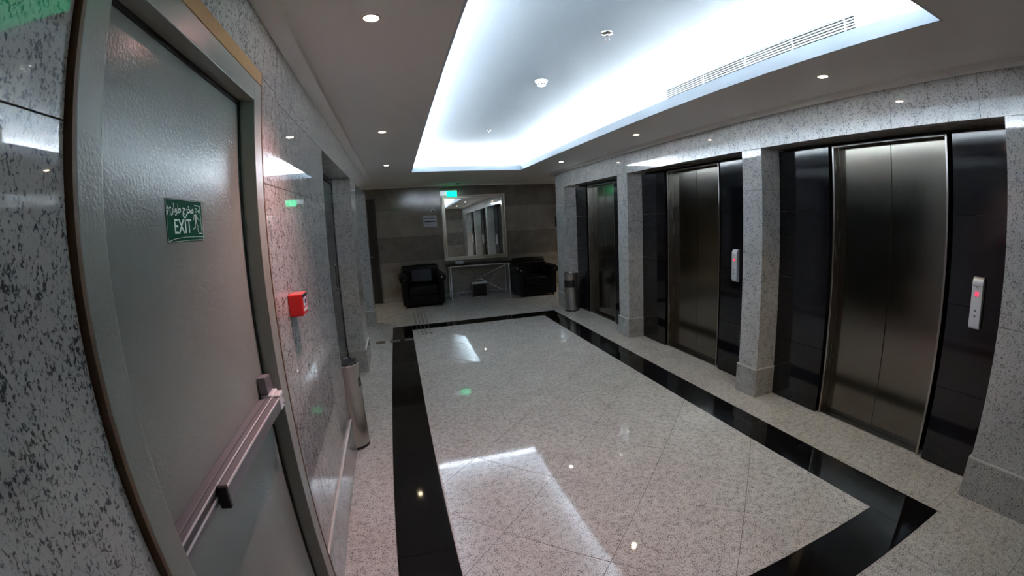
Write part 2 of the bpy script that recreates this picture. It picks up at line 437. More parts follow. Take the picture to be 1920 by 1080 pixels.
marble_wall('wall_far', 'far wall of dim beige marble slabs behind the armchairs', 'y', YF, XLEFT, XRIGHT, 0.15, 1, [XLEFT, -1.7, -0.8, 0.05, 0.95, 1.85, 2.75, 3.65, 4.5, XRIGHT])
marble_wall('wall_rear', 'rear wall of brownish marble seen only in the mirror', 'y', YB, -0.9, 3.6, 0.15, -1, [-0.9, 0.0, 0.9, 1.8, 2.7, 3.6])
marble_wall('wall_corridor_left', 'marble wall closing the left corridor', 'x', XLEFT, ENDL-0.3, YF+0.05, 0.15, -1, [ENDL-0.3, 8.7, 9.4, YF])
marble_wall('wall_corridor_right', 'marble wall closing the right corridor', 'x', XRIGHT, ENDR-0.3, YF+0.05, 0.15, 1, [ENDR-0.3, 8.7, 9.4, YF])
for nm, x0, x1, y, lb in (('wall_return_left', XLEFT, -0.9, ENDL, 'granite side wall of the left corridor'), ('wall_return_right', 3.62, XRIGHT, ENDR, 'granite side wall of the right corridor')):
    o = obj(nm, B(x0, x1, y-0.15, y-T, -0.01, HC+0.5), 'core', kind='structure'); o['label'] = lb
    n = 2
    for i in range(n):
        for z0, z1 in ((0, HB), (HB, 1.083), (1.083, 1.89), (1.89, HC)):
            slab(o, x0+(x1-x0)*i/n, x0+(x1-x0)*(i+1)/n, y-T, y, z0, z1, 'pillar_granite')

# ------------------------------------------------------------------ ceiling with the light tray
bm = bmesh.new()
Z1 = HC+0.03
tl = 0.012
box(bm, XLEFT, XRIGHT, TY1+tl, YF+0.1, HC, Z1)
box(bm, -0.95, 3.62, YB-0.1, TY0-tl, HC, Z1)
box(bm, -0.95, TX0-tl, TY0-tl, TY1+tl, HC, Z1)
box(bm, TX1+tl, 3.62, TY0-tl, TY1+tl, HC, Z1)
ceil = obj('ceiling', bm, 'ceiling', kind='structure'); ceil['label'] = 'low grey painted ceiling around the glowing tray'
bm = bmesh.new()       # lip of the cove
t = 0.012
box(bm, TX0-t, TX0, TY0-t, TY1+t, HC-0.0006, HC+LIP); box(bm, TX1, TX1+t, TY0-t, TY1+t, HC-0.0006, HC+LIP)
box(bm, TX0, TX1, TY0-t, TY0, HC-0.0006, HC+LIP); box(bm, TX0, TX1, TY1, TY1+t, HC-0.0006, HC+LIP)
M['lip'] = plain('lip', (0.52, 0.58, 0.64), 0.8, var=0.01)
obj('cove_lip', bm, 'lip', ceil, label='white upstand hiding the cove light')
bm = bmesh.new()       # tray walls
w = LED
for s in ((TX0-w-0.03, TX0-w, TY0-w, TY1+w), (TX1+w, TX1+w+0.03, TY0-w, TY1+w), (TX0-w-0.03, TX1+w+0.03, TY0-w-0.03, TY0-w), (TX0-w-0.03, TX1+w+0.03, TY1+w, TY1+w+0.03)):
    box(bm, *s, Z1, HT)
obj('tray_wall', bm, 'tray', ceil, label='white side of the raised tray')
obj('tray_top', B(TX0-w-0.03, TX1+w+0.03, TY0-w-0.03, TY1+w+0.03, HT, HT+0.03), 'tray_dimmed', ceil, label='raised blue grey tray top, colour darkened against the glow')
# the tubes lying on the ledge behind the lip
ys = 6
def strip(x0, x1, y0, y1): obj('cove_tube', B(x0, x1, y0, y1, Z1+0.012, Z1+0.038), 'strip', ceil, label='white glowing tube lying in the cove')
for i in range(ys):
    a = TY0+(TY1-TY0)*i/ys+0.03; b_ = TY0+(TY1-TY0)*(i+1)/ys-0.03
    strip(TX0-0.215, TX0-0.18, a, b_); strip(TX1+0.18, TX1+0.215, a, b_)
for i in range(2):
    a = TX0+(TX1-TX0)*i/2+0.03; b_ = TX0+(TX1-TX0)*(i+1)/2-0.03
    strip(a, b_, TY0-0.215, TY0-0.18); strip(a, b_, TY1+0.18, TY1+0.215)
# perimeter band
bm = bmesh.new()
box(bm, XL-0.0, XL+0.09, YB, ENDL+0.02, ZB, HC+0.0); box(bm, XR-0.09, XR+0.0, YB, ENDR+0.02, ZB, HC+0.0)
box(bm, XLEFT, XRIGHT, YF-0.10, YF, ZB, HC+0.0)
o = obj('trim_1', bm, 'ceiling', kind='structure'); o['label'] = 'shallow dropped band where the ceiling meets the walls'

# ------------------------------------------------------------------ text and flat print helpers
def text_mesh(body, size, name, mat, parent, origin, xdir, ydir, extrude=0.0006, align='CENTER', weight=0.0):
    cu = bpy.data.curves.new(name, 'FONT'); cu.body = body; cu.size = size; cu.align_x = align; cu.align_y = 'CENTER'
    cu.extrude = extrude; cu.offset = weight
    to = bpy.data.objects.new('tmp_text', cu); COL.objects.link(to)
    dg = bpy.context.evaluated_depsgraph_get()
    me = bpy.data.meshes.new_from_object(to.evaluated_get(dg))
    bpy.data.objects.remove(to); bpy.data.curves.remove(cu)
    x = Vector(xdir).normalized(); y = Vector(ydir).normalized(); z = x.cross(y)
    me.transform(Matrix(((x.x, y.x, z.x, origin[0]), (x.y, y.y, z.y, origin[1]), (x.z, y.z, z.z, origin[2]), (0, 0, 0, 1))))
    me.materials.clear(); me.materials.append(M[mat]); me.name = name
    o = bpy.data.objects.new(name, me); COL.objects.link(o); o.parent = parent
    return o
def ribbon(bm, pts, w, fr, t=0.0006):
    """flat stroke through 2-D points; fr maps (u, v, depth) to 3-D"""
    for (ax, ay), (bx, by) in zip(pts, pts[1:]):
        dx, dy = bx-ax, by-ay; L = math.hypot(dx, dy) or 1e-6; dx /= L; dy /= L
        nx, ny = -dy*w/2, dx*w/2; ex, ey = dx*w*0.3, dy*w*0.3
        q = [(ax-ex+nx, ay-ey+ny), (ax-ex-nx, ay-ey-ny), (bx+ex-nx, by+ey-ny), (bx+ex+nx, by+ey+ny)]
        lo = [bm.verts.new(fr(u, v, 0)) for u, v in q]; hi = [bm.verts.new(fr(u, v, t)) for u, v in q]
        bm.faces.new(lo[::-1]); bm.faces.new(hi)
        for i in range(4):
            j = (i+1) % 4; bm.faces.new((lo[i], lo[j], hi[j], hi[i]))

# ------------------------------------------------------------------ fire door in the left wall
XF = XL+0.012                                     # face of the frame
XLF = XL-0.045                                    # face of the leaf
d1 = empty('door_1', (0, 0, 0), 'grey green steel fire door with a panic bar and a green exit sticker', 'door', kind='structure')
YI0, YI1, ZI = 0.722, 1.634, 2.171
obj('leaf', B(XLF-0.05, XLF, YI0+0.004, YI1-0.004, 0.006, ZI-0.004), 'door_paint', d1, bevel=0.002)
bm = bmesh.new()
box(bm, XLF-0.06, XF, 0.648, YI0, 0, 2.247); box(bm, XLF-0.06, XF, YI1, 1.720, 0, 2.247); box(bm, XLF-0.06, XF, YI0, YI1, ZI, 2.247)
obj('frame', bm, 'frame_paint', d1, bevel=0.003)
bm = bmesh.new()
box(bm, XLF+0.0005, XLF+0.004, YI1-0.016, YI1-0.0005, 0.006, ZI); box(bm, XLF+0.0005, XLF+0.004, YI0, YI1, ZI-0.016, ZI-0.0005)
obj('door_seal', bm, 'seal', d1, label='black rubber seal')
bm = bmesh.new()
M['wood_shaded'] = plain('wood_shaded', (0.15, 0.085, 0.045), 0.5, var=0.15, bscale=30)  # same wood as the top, with the shade of the sides in its colour
for ya, yb in ((0.6365, 0.6475), (1.7205, 1.732)): obj('side_edging', B(XL-0.007, XF+0.001, ya, yb, 0, 2.298), 'wood_shaded', d1, bevel=0.001, label='brown side edging with shade put into its colour')
box(bm, XL-0.007, XF+0.001, 0.6475, 1.7205, 2.2475, 2.298)
obj('architrave', bm, 'wood', d1, bevel=0.0015, label='tan wooden edging over the frame')
# panic bar (a part with its own pieces)
pb = bpy.data.objects.new('panic_bar', None); COL.objects.link(pb); pb.parent = d1; pb['label'] = 'long aluminium push bar'
bm = bmesh.new()
box(bm, XLF+0.0005, XLF+0.024, 0.735, 1.543, 1.086, 1.138); box(bm, XLF+0.024, XLF+0.044, 0.735, 1.543, 1.092, 1.135)
obj('mounting_rail', bm, 'alu', pb, bevel=0.0015)
obj('cover_groove', B(XLF+0.0442, XLF+0.0455, 0.735, 0.955, 1.118, 1.1285), 'alu_dark', pb)
obj('edge_highlight', B(XLF+0.0415, XLF+0.0455, 0.735, 1.543, 1.1345, 1.1372), 'alu_bright', pb, label='painted highlight along the extruded edge')  # pale strips put in as the glints on the bar edges
obj('edge_highlight', B(XLF+0.0442, XLF+0.0464, 0.735, 0.955, 1.110, 1.1165), 'alu_bright', pb, label='painted highlight along the extruded edge')
bm = bmesh.new(); prof = [(0.0465, 1.086), (0.066, 1.087), (0.071, 1.092), (0.071, 1.128), (0.069, 1.1325), (0.0465, 1.1345)]
lo = [bm.verts.new((XLF+a, 0.965, z)) for a, z in prof]; hi = [bm.verts.new((XLF+a, 1.540, z)) for a, z in prof]
bm.faces.new(lo); bm.faces.new(hi[::-1])
for i in range(6):
    j = (i+1) % 6; bm.faces.new((lo[i], hi[i], hi[j], lo[j]))
obj('push_pad', bm, 'alu', pb, bevel=0.0008)
obj('edge_highlight', B(XLF+0.0675, XLF+0.0716, 0.966, 1.539, 1.1295, 1.1345), 'alu_bright', pb, label='painted highlight along the extruded edge')
bm = bmesh.new(); box(bm, XLF+0.044, XLF+0.073, 0.950, 0.9645, 1.080, 1.139)
obj('end_cap', bm, 'black_plastic', pb, bevel=0.003, label='black plastic end cap of the push pad')
bm = bmesh.new(); box(bm, XLF+0.0005, XLF+0.046, 1.545, 1.622, 1.072, 1.145)
box(bm, XLF+0.046, XLF+0.068, 1.552, 1.612, 1.080, 1.140)
obj('latch_case', bm, 'alu_bright', pb, bevel=0.006, seg=3, label='shiny metal latch case')
bm = bmesh.new()
q = [(1.545, 1.146), (1.624, 1.146), (1.606, 1.206), (1.540, 1.212)]
lo = [bm.verts.new((XLF+0.0005, y, z)) for y, z in q]; hi = [bm.verts.new((XLF+0.032, y, z)) for y, z in q]
bm.faces.new(lo[::-1]); bm.faces.new(hi)
for i in range(4):
    j = (i+1) % 4; bm.faces.new((lo[i], lo[j], hi[j], hi[i]))
obj('latch_cover', bm, 'alu', pb, bevel=0.004, label='grey upright cover over the latch')
bm = bmesh.new(); box(bm, XLF+0.0005, XLF+0.045, 0.728, 0.7345, 1.090, 1.136)
obj('rail_end', bm, 'white_plastic', pb, bevel=0.002, label='pale end piece of the rail')
for zz in (1.095, 1.122):
    bm = bmesh.new(); lathe(bm, [(0.005, 0), (0.005, 0.004), (0.003, 0.005)], 12)
    bm.transform(Matrix.Translation((XLF+0.0685, 1.590, zz)) @ Matrix.Rotation(PI/2, 4, 'Y'))
    obj('screw', bm, 'chrome', pb, smooth=True)

# green exit sticker on the leaf
sg = empty('exit_sticker', (XLF+0.0005, 1.161, 1.749), 'green exit sticker with white running figure and Arabic words on fire door', 'sign')
SY0, SY1, SZ0, SZ1 = -0.107, 0.107, -0.052, 0.052
obj('plate', B(0, 0.0012, SY0, SY1, SZ0, SZ1), 'green_sign', sg)
fr = lambda u, v, d: (0.0013+d, SY0+u*(SY1-SY0), SZ0+v*(SZ1-SZ0))
Wd, Hd = SY1-SY0, SZ1-SZ0
def fr2(u, v, d): return (0.0013+d, SY0+u, SZ0+v)
bm = bmesh.new()
bd = [(0.002, 0.002), (Wd-0.002, 0.002), (Wd-0.002, Hd-0.002), (0.002, Hd-0.002), (0.002, 0.002)]
ribbon(bm, bd, 0.0009, fr2)
ribbon(bm, [(0.004, 0.0035), (0.04, 0.0085), (0.10, 0.011), (0.17, 0.010), (Wd-0.003, 0.0085)], 0.0012, fr2)
obj('border_line', bm, 'sign_white', sg)
text_mesh('EXIT', 0.050, 'exit_letters', 'sign_white', sg, (0.0013, SY0+0.088, SZ0+0.036), (0, 1, 0), (0, 0, 1), weight=0.0004)
text_mesh('\uFE89\uFEAD\uFE8D\uFEEE\uFEC3 \uFE9D\uFEAE\uFEA8\uFEE3', 0.031, 'arabic_letters', 'sign_white', sg, (0.0013, SY0+0.082, SZ0+0.080), (0, 1, 0), (0, 0, 1), weight=0.0005)
bm = bmesh.new(); X0 = 0.155
ribbon(bm, [(X0+0.012, 0.092), (X0+0.045, 0.090), (X0+0.049, 0.018), (X0+0.030, 0.018), (X0+0.022, 0.030)], 0.0022, fr2)
head = [(X0+0.019+0.0052*math.cos(a*PI/5), 0.079+0.0055*math.sin(a*PI/5)) for a in range(11)]
ribbon(bm, head, 0.0016, fr2)
ribbon(bm, [(X0+0.018, 0.068), (X0+0.006, 0.066), (X0+0.001, 0.054)], 0.0024, fr2)
ribbon(bm, [(X0+0.018, 0.068), (X0+0.027, 0.058), (X0+0.036, 0.052)], 0.0024, fr2)
ribbon(bm, [(X0+0.014, 0.067), (X0+0.010, 0.046)], 0.0035, fr2); ribbon(bm, [(X0+0.020, 0.066), (X0+0.017, 0.046)], 0.0035, fr2)
ribbon(bm, [(X0+0.011, 0.047), (X0+0.008, 0.034), (X0-0.006, 0.030)], 0.0028, fr2)
ribbon(bm, [(X0+0.016, 0.047), (X0+0.024, 0.038), (X0+0.024, 0.024), (X0+0.030, 0.020)], 0.0028, fr2)
ribbon(bm, [(X0+0.030, 0.077), (X0+0.040, 0.077)], 0.002, fr2); ribbon(bm, [(X0+0.036, 0.081), (X0+0.041, 0.077), (X0+0.036, 0.073)], 0.002, fr2)
obj('running_figure', bm, 'sign_white', sg)

# red manual call point
cp_ = empty('fire_call_point', (XL, 2.03, 1.385), 'red manual fire alarm box on the polished granite wall', 'fire alarm')
obj('housing', B(0.0005, 0.062, -0.056, 0.056, -0.050, 0.046), 'red', cp_, bevel=0.005, seg=3)
obj('glass_window', B(0.0622, 0.064, -0.030, 0.030, -0.012, 0.026), 'paper', cp_)
bm = bmesh.new(); lathe(bm, [(0.010, 0), (0.010, 0.002)], 18); bm.transform(Matrix.Translation((0.0642, 0, 0.008)) @ Matrix.Rotation(PI/2, 4, 'Y'))
obj('press_mark', bm, 'ink', cp_)
obj('label_strip', B(0.0622, 0.0635, -0.034, 0.034, -0.032, -0.020), 'white_plastic', cp_)
obj('side_lid', B(0.0622, 0.066, -0.050, 0.050, 0.032, 0.042), 'black_plastic', cp_)

# ------------------------------------------------------------------ lifts
lift_words = [('nearest', 'door_2', 'steel lift door nearest the camera, deep in the right wall'),
              ('middle', 'door_3', 'steel lift door in the middle recess of the right wall'),
              ('far', 'door_4', 'steel lift door in the farthest recess behind the right bin')]
for (c, d), (w_, nm, lab) in zip(DOORS, lift_words):
    r = empty(nm, (XD, (c+d)/2, 0), lab, 'lift door', kind='structure')
    h = (d-c)/2
    obj('door_leaf', B(0, 0.03, -h, -0.002, 0.012, 2.206), 'steel', r, bevel=0.002)
    obj('door_leaf', B(0, 0.03, 0.002, h, 0.012, 2.206), 'steel', r, bevel=0.002)
    obj('jamb', B(XB-XD+0.022, 0.06, h, h+0.018, 0, 2.222), 'steel_trim', r, bevel=0.003)
    obj('jamb', B(XB-XD+0.022, 0.06, -h-0.018, -h, 0, 2.222), 'steel_trim', r, bevel=0.003)
    obj('head_trim', B(XB-XD+0.022, 0.06, -h, h, 2.207, 2.2215), 'steel_trim', r, bevel=0.002)
    obj('sill', B(-0.075, 0.035, -h, h, 0.0, 0.008), 'steel_trim', r)
    obj('shaft_back', B(0.035, 0.06, -h, h, 0.0, 2.206), 'seal', r)
# hall call stations
def call_station(y, z0, z1, lab):
    r = empty('lift_call_panel', (XB, y, (z0+z1)/2), lab, 'call panel', 'slim silver lift call panels')
    h = (z1-z0)/2; D = 0.036; R = 0.030
    prof = [(0.0, -h)]
    for i in range(7):
        a = i/6*PI/2; prof.append((-(D-R+R*math.sin(a)) if False else -D+R-R*math.sin(a), -h+R*(1-math.cos(a))*1.35))
    for i in range(7):
        a = PI/2-i/6*PI/2; prof.append((-D+R-R*math.sin(a), h-R*(1-math.cos(a))*1.35))
    prof.append((0.0, h))
    bm = bmesh.new(); hw = 0.036
    lo = [bm.verts.new((x-0.0005, -hw, z)) for x, z in prof]; hi = [bm.verts.new((x-0.0005, hw, z)) for x, z in prof]
    bm.faces.new(lo); bm.faces.new(hi[::-1])
    for i in range(len(prof)):
        j = (i+1) % len(prof); bm.faces.new((lo[i], hi[i], hi[j], lo[j]))
    obj('casing', bm, 'panel_silver', r, smooth=True)
    obj('floor_display', B(-D-0.0022, -D-0.0006, -0.014, 0.014, 0.045, 0.076), 'red_led', r, label='small glowing red floor display')
    f = lambda u, v, dd: (-D-0.0007-dd, -u, v)
    for s, zc in ((1, -0.042), (-1, -0.080)):
        bm = bmesh.new()
        vs = [bm.verts.new((-D-0.0022, yy, zc+s*zz)) for yy, zz in ((-0.009, -0.006), (0.009, -0.006), (0, 0.009))]
        bm.faces.new(vs); bm.faces.new([bm.verts.new((-D-0.0007, v.co.y, v.co.z)) for v in vs][::-1])
        obj('arrow_button', bm, 'alu_dark', r)
    bm = bmesh.new(); box(bm, -D-0.0016, -D-0.0006, -0.008, 0.008, 0.098, 0.101); box(bm, -D-0.0016, -D-0.0006, -0.004, 0.004, 0.104, 0.108)
    obj('small_mark', bm, 'alu_dark', r)
    bm = bmesh.new(); box(bm, -D+0.002, -D-0.0011, -0.0362, 0.0362, h-0.0535, h-0.0510)
    obj('cap_joint', bm, 'alu_dark', r)
call_station(1.074, 0.994, 1.322, 'silver call panel with red display beside nearest lift door')
call_station(3.416, 1.000, 1.326, 'silver call panel beside the middle lift door, next to pillar')
call_station(5.830, 1.000, 1.326, 'silver call panel of the farthest lift, seen only in mirror')

# ------------------------------------------------------------------ dark doors in the left recesses
def recess_door(nm, a, b_, lab, hy):
    x = -0.70
    r = empty(nm, (x, (a+b_)/2, 0), lab, 'door', kind='structure')
    h = (b_-a)/2
    obj('leaf', B(-0.04, -0.004, -h+0.06, hy-0.09-(a+b_)/2, 0.008, 2.2), 'dark_door', r, bevel=0.002)
    obj('leaf', B(-0.04, -0.004, hy-0.085-(a+b_)/2, h-0.06, 0.008, 2.2), 'dark_door', r, bevel=0.002)
    bm = bmesh.new(); box(bm, -0.06, 0.0, -h+0.0, -h+0.055, 0, HL-0.001); box(bm, -0.06, 0.0, h-0.055, h, 0, HL-0.001); box(bm, -0.06, 0.0, -h+0.055, h-0.055, 2.205, HL-0.001)
    obj('frame', bm, 'black_cladding', r)
    bm = bmesh.new(); y = hy-(a+b_)/2
    tube(bm, [(-0.004, y, 1.35), (0.030, y, 1.345), (0.040, y, 1.32), (0.040, y, 1.10), (0.030, y, 1.055), (-0.004, y, 1.05)], 0.008, 10)
    obj('pull_handle', bm, 'chrome', r, smooth=True, label='upright chrome pull handle')
    return r
recess_door('door_5', 3.271, 5.272, 'dark double door with chrome pull in the nearer left recess', 4.76)
recess_door('door_6', 5.854, 7.762, 'dark double door in the farther left recess', 7.15)
# dark door on the far wall, partly behind the last left pier
r = empty('door_7', (-0.9, YF, 0), 'dark wooden door on far wall left of the armchair', 'door', kind='structure')
obj('leaf', B(-0.40, 0.40, -0.03, -0.006, 0.006, 2.24), 'dark_wood', r, bevel=0.003)
bm = bmesh.new(); box(bm, -0.46, -0.405, -0.045, -0.001, 0, 2.30); box(bm, 0.405, 0.455, -0.045, -0.001, 0, 2.30); box(bm, -0.405, 0.405, -0.045, -0.001, 2.245, 2.30)
obj('frame', bm, 'dark_wood', r, bevel=0.003)
bm = bmesh.new(); tube(bm, [(0.33, -0.03, 1.05), (0.33, -0.075, 1.05), (0.23, -0.08, 1.05)], 0.009); obj('lever_handle', bm, 'chrome', r, smooth=True)

# ------------------------------------------------------------------ things on the ceiling
def downlight(x, y, lab, col, es, watt, z=HC):
    r = empty('downlight', (x, y, z), lab, 'ceiling light', 'small round downlights')
    bm = bmesh.new(); lathe(bm, [(0.031, -0.0005), (0.039, -0.0005), (0.039, -0.003), (0.032, -0.006), (0.031, -0.005)], 36, cap=False)
    n = len(bm.verts)
    obj('trim_ring', bm, 'ring_grey', r, smooth=True)
    key = 'lamp_%.2f_%.2f_%g' % (col[1], col[2], es)
    if key not in M: M[key] = plain(key, (0.9, 0.9, 0.85), 0.4, emit=col, es=es)
    bm = bmesh.new(); lathe(bm, [(0.030, -0.0006), (0.030, -0.005), (0.016, -0.008)], 24)
    obj('lamp', bm, key, r, smooth=True)
    ld = bpy.data.lights.new('downlight_beam', 'SPOT'); ld.energy = watt; ld.color = col; ld.spot_size = math.radians(105); ld.spot_blend = 0.9; ld.shadow_soft_size = 0.03
    lo_ = bpy.data.objects.new('downlight_beam', ld); COL.objects.link(lo_); lo_.parent = r; lo_.location = (0, 0, -0.045)
WARM = (1.0, 0.80, 0.52); PINK = (1.0, 0.56, 0.53)
downlight(-0.075, 1.815, 'pinkish downlight nearest the fire door', PINK, 9, 8.5)
downlight(-0.085, 4.14, 'warm downlight above the nearer left recess', WARM, 6, 2.5)
downlight(-0.095, 6.42, 'warm downlight at the far end of the left row', WARM, 6, 2.0)
downlight(2.475, 1.80, 'warm downlight above the nearest lift', WARM, 8, 5.5)
downlight(2.475, 4.13, 'warm downlight above the middle lift', WARM, 6, 3.8)
downlight(2.48, 6.36, 'whitish downlight above the farthest lift', (1.0, 0.92, 0.80), 5, 2.5)
downlight(-1.75, 8.95, 'added warm downlight in the left corridor, out of sight', (1.0, 0.88, 0.70), 6, 7)  # both corridor lamps are added out of view to brighten the far end
downlight(4.35, 8.95, 'added warm downlight in the right corridor, out of sight', (1.0, 0.88, 0.70), 6, 6)
# smoke detector, sprinklers
r = empty('smoke_detector', (1.26, 3.62, HT), 'white round smoke detector on the glowing tray ceiling', 'smoke detector')
bm = bmesh.new(); lathe(bm, [(0.055, -0.0005), (0.055, -0.012), (0.050, -0.018)], 36); obj('base', bm, 'white_plastic', r, smooth=True)
bm = bmesh.new(); lathe(bm, [(0.046, -0.0185), (0.045, -0.034), (0.036, -0.046), (0.020, -0.052)], 36); obj('chamber', bm, 'white_plastic', r, smooth=True)
for i in range(10):
    a = i*PI/5; bm = bmesh.new(); box(bm, 0.040, 0.0462, -0.008, 0.008, -0.042, -0.034); bm.transform(Matrix.Rotation(a, 4, 'Z'))
    obj('vent_slot', bm, 'alu_dark', r)
def sprinkler(x, y, z, lab, s=1.0, mat='chrome'):
    r = empty('sprinkler', (x, y, z), lab, 'sprinkler', 'ceiling sprinklers')
    bm = bmesh.new(); lathe(bm, [(0.040*s, -0.0005), (0.038*s, -0.006*s), (0.018*s, -0.012*s)], 28); obj('escutcheon', bm, mat, r, smooth=True)
    bm = bmesh.new(); lathe(bm, [(0.010*s, -0.0122*s), (0.010*s, -0.030*s)], 16); obj('body', bm, mat, r, smooth=True)
    for sg_ in (-1, 1):
        bm = bmesh.new(); tube(bm, [(sg_*0.010*s, 0, -0.028*s), (sg_*0.017*s, 0, -0.040*s), (sg_*0.004*s, 0, -0.056*s)], 0.0025*s, 8); obj('frame_arm', bm, mat, r, smooth=True)
    bm = bmesh.new(); lathe(bm, [(0.018*s, -0.0565*s), (0.018*s, -0.0585*s)], 20); obj('deflector', bm, 'alu_dark', r)
sprinkler(1.34, 2.53, HT, 'chrome sprinkler on the tray ceiling nearest the camera', 1.0, 'steel_trim')
sprinkler(1.25, 5.75, HT, 'tiny sprinkler at the far end of the tray ceiling', 0.6)
sprinkler(1.36, 9.70, HC, 'small dark sprinkler on the low ceiling above the mirror', 1.0, 'alu_dark')
# linear air grille on the right side of the tray
XG = TX1+LED
M['duct_black'] = plain('duct_black', (0.002, 0.002, 0.002), 1.0, spec=0.0)
M['grille_darkened'] = plain('grille_darkened', (0.16, 0.165, 0.17), 0.6)  # white slats coloured darker so the shaded gaps read in the glare
r = empty('air_grille', (XG, 2.4, 2.76), 'long white slatted air grille inside the ceiling tray', 'air grille')
GY0, GY1, GZ0, GZ1 = -0.95, 0.98, -0.075, 0.062
bm = bmesh.new()
box(bm, -0.010, -0.0005, GY0, GY1, GZ1, GZ1+0.012); box(bm, -0.010, -0.0005, GY0, GY1, GZ0-0.012, GZ0); box(bm, -0.010, -0.0005, GY0-0.012, GY0, GZ0-0.012, GZ1+0.012); box(bm, -0.010, -0.0005, GY1, GY1+0.012, GZ0-0.012, GZ1+0.012)
obj('grille_frame', bm, 'tray', r)
obj('dark_backing', B(-0.0014, -0.0005, GY0, GY1, GZ0, GZ1), 'duct_black', r)
for i in range(8):
    z = GZ0+(i+0.5)*(GZ1-GZ0)/8; obj('slat', B(-0.012, -0.0016, GY0, GY1, z-0.0042, z+0.0042), 'grille_darkened', r)
for y in (GY0+0.07, GY0+0.48, GY0+0.92, GY0+1.40): obj('divider', B(-0.0125, -0.002, y-0.006, y+0.006, GZ0, GZ1), 'grille_darkened', r)

# hanging exit signs
r = empty('exit_sign', (1.19, YF, 2.345), 'green glowing exit sign above left corner of the mirror', 'exit sign')
obj('white_housing', B(-0.195, 0.185, -0.045, -0.001, 0.060, 0.085), 'white_plastic', r, bevel=0.003)
M['lit_white'] = plain('lit_white', (0.7, 0.72, 0.75), 0.4, emit=(0.75, 0.85, 1.0), es=0.07)
obj('back_plate', B(-0.195, 0.185, -0.030, -0.002, -0.075, 0.0595), 'lit_white', r, bevel=0.003)
obj('lit_face', B(-0.045, 0.182, -0.062, -0.0305, -0.075, 0.056), 'green_lit', r, bevel=0.004)
r = empty('exit_sign', (0.0, 1.08, HC), 'green lit exit sign hanging just above the fire door view', 'exit sign')
obj('white_housing', B(-0.15, 0.15, -0.02, 0.02, -0.055, -0.001), 'white_plastic', r, bevel=0.003)
obj('lit_face', B(-0.15, 0.15, -0.010, 0.010, -0.215, -0.0555), 'green_lit_near', r, bevel=0.002)

# ------------------------------------------------------------------ bins
def bin_(x, y, R, Hh, lab, hole_z, hole_h, hole_ang, hole_w):
    r = empty('litter_bin', (x, y, 0), lab, 'bin', 'tall round steel litter bins')
    bm = bmesh.new(); lathe(bm, [(R*0.99, 0.0), (R*1.0, 0.004), (R*1.0, 0.022)], 48); obj('base_ring', bm, 'black_plastic', r, smooth=True)
    # body with an opening cut as a darker recessed band section
    n = 64
    bm = bmesh.new(); rings = []
    zs = [0.022, hole_z, hole_z+hole_h, Hh-0.02]
    for z in zs: rings.append([bm.verts.new((R*0.985*math.cos(2*PI*i/n), R*0.985*math.sin(2*PI*i/n), z)) for i in range(n)])
    for k in range(3):
        for i in range(n):
            j = (i+1) % n; a = (2*PI*(i+0.5)/n-hole_ang+PI) % (2*PI)-PI
            if k == 1 and abs(a) < hole_w: continue
            bm.faces.new((rings[k][i], rings[k][j], rings[k+1][j], rings[k+1][i]))
    obj('body', bm, 'steel_bin', r, smooth=True)
    bm = bmesh.new(); lathe(bm, [(R*0.93, 0.03), (R*0.93, Hh-0.03)], 40); obj('inner_liner', bm, 'black_plastic', r, smooth=True, label='black liner seen through the opening')
    bm = bmesh.new(); lathe(bm, [(R*0.985, Hh-0.02), (R*1.03, Hh-0.018), (R*1.04, Hh-0.006), (R*1.02, Hh), (R*0.86, Hh), (R*0.84, Hh-0.012)], 48, cap=False); obj('rim', bm, 'chrome', r, smooth=True)
    bm = bmesh.new(); lathe(bm, [(R*0.84, Hh-0.013), (R*0.3, Hh-0.018)], 40); obj('ash_tray', bm, 'black_plastic', r, smooth=True, label='black ashtray top')
bin_(-0.505, 3.405, 0.118, 0.70, 'steel bin with ashtray standing at the left wall', 0.50, 0.07, -0.15, 0.35)
bin_(2.975, 7.345, 0.125, 0.70, 'steel bin with a black band beside the farthest lift', 0.44, 0.13, -PI*0.75, 0.95)

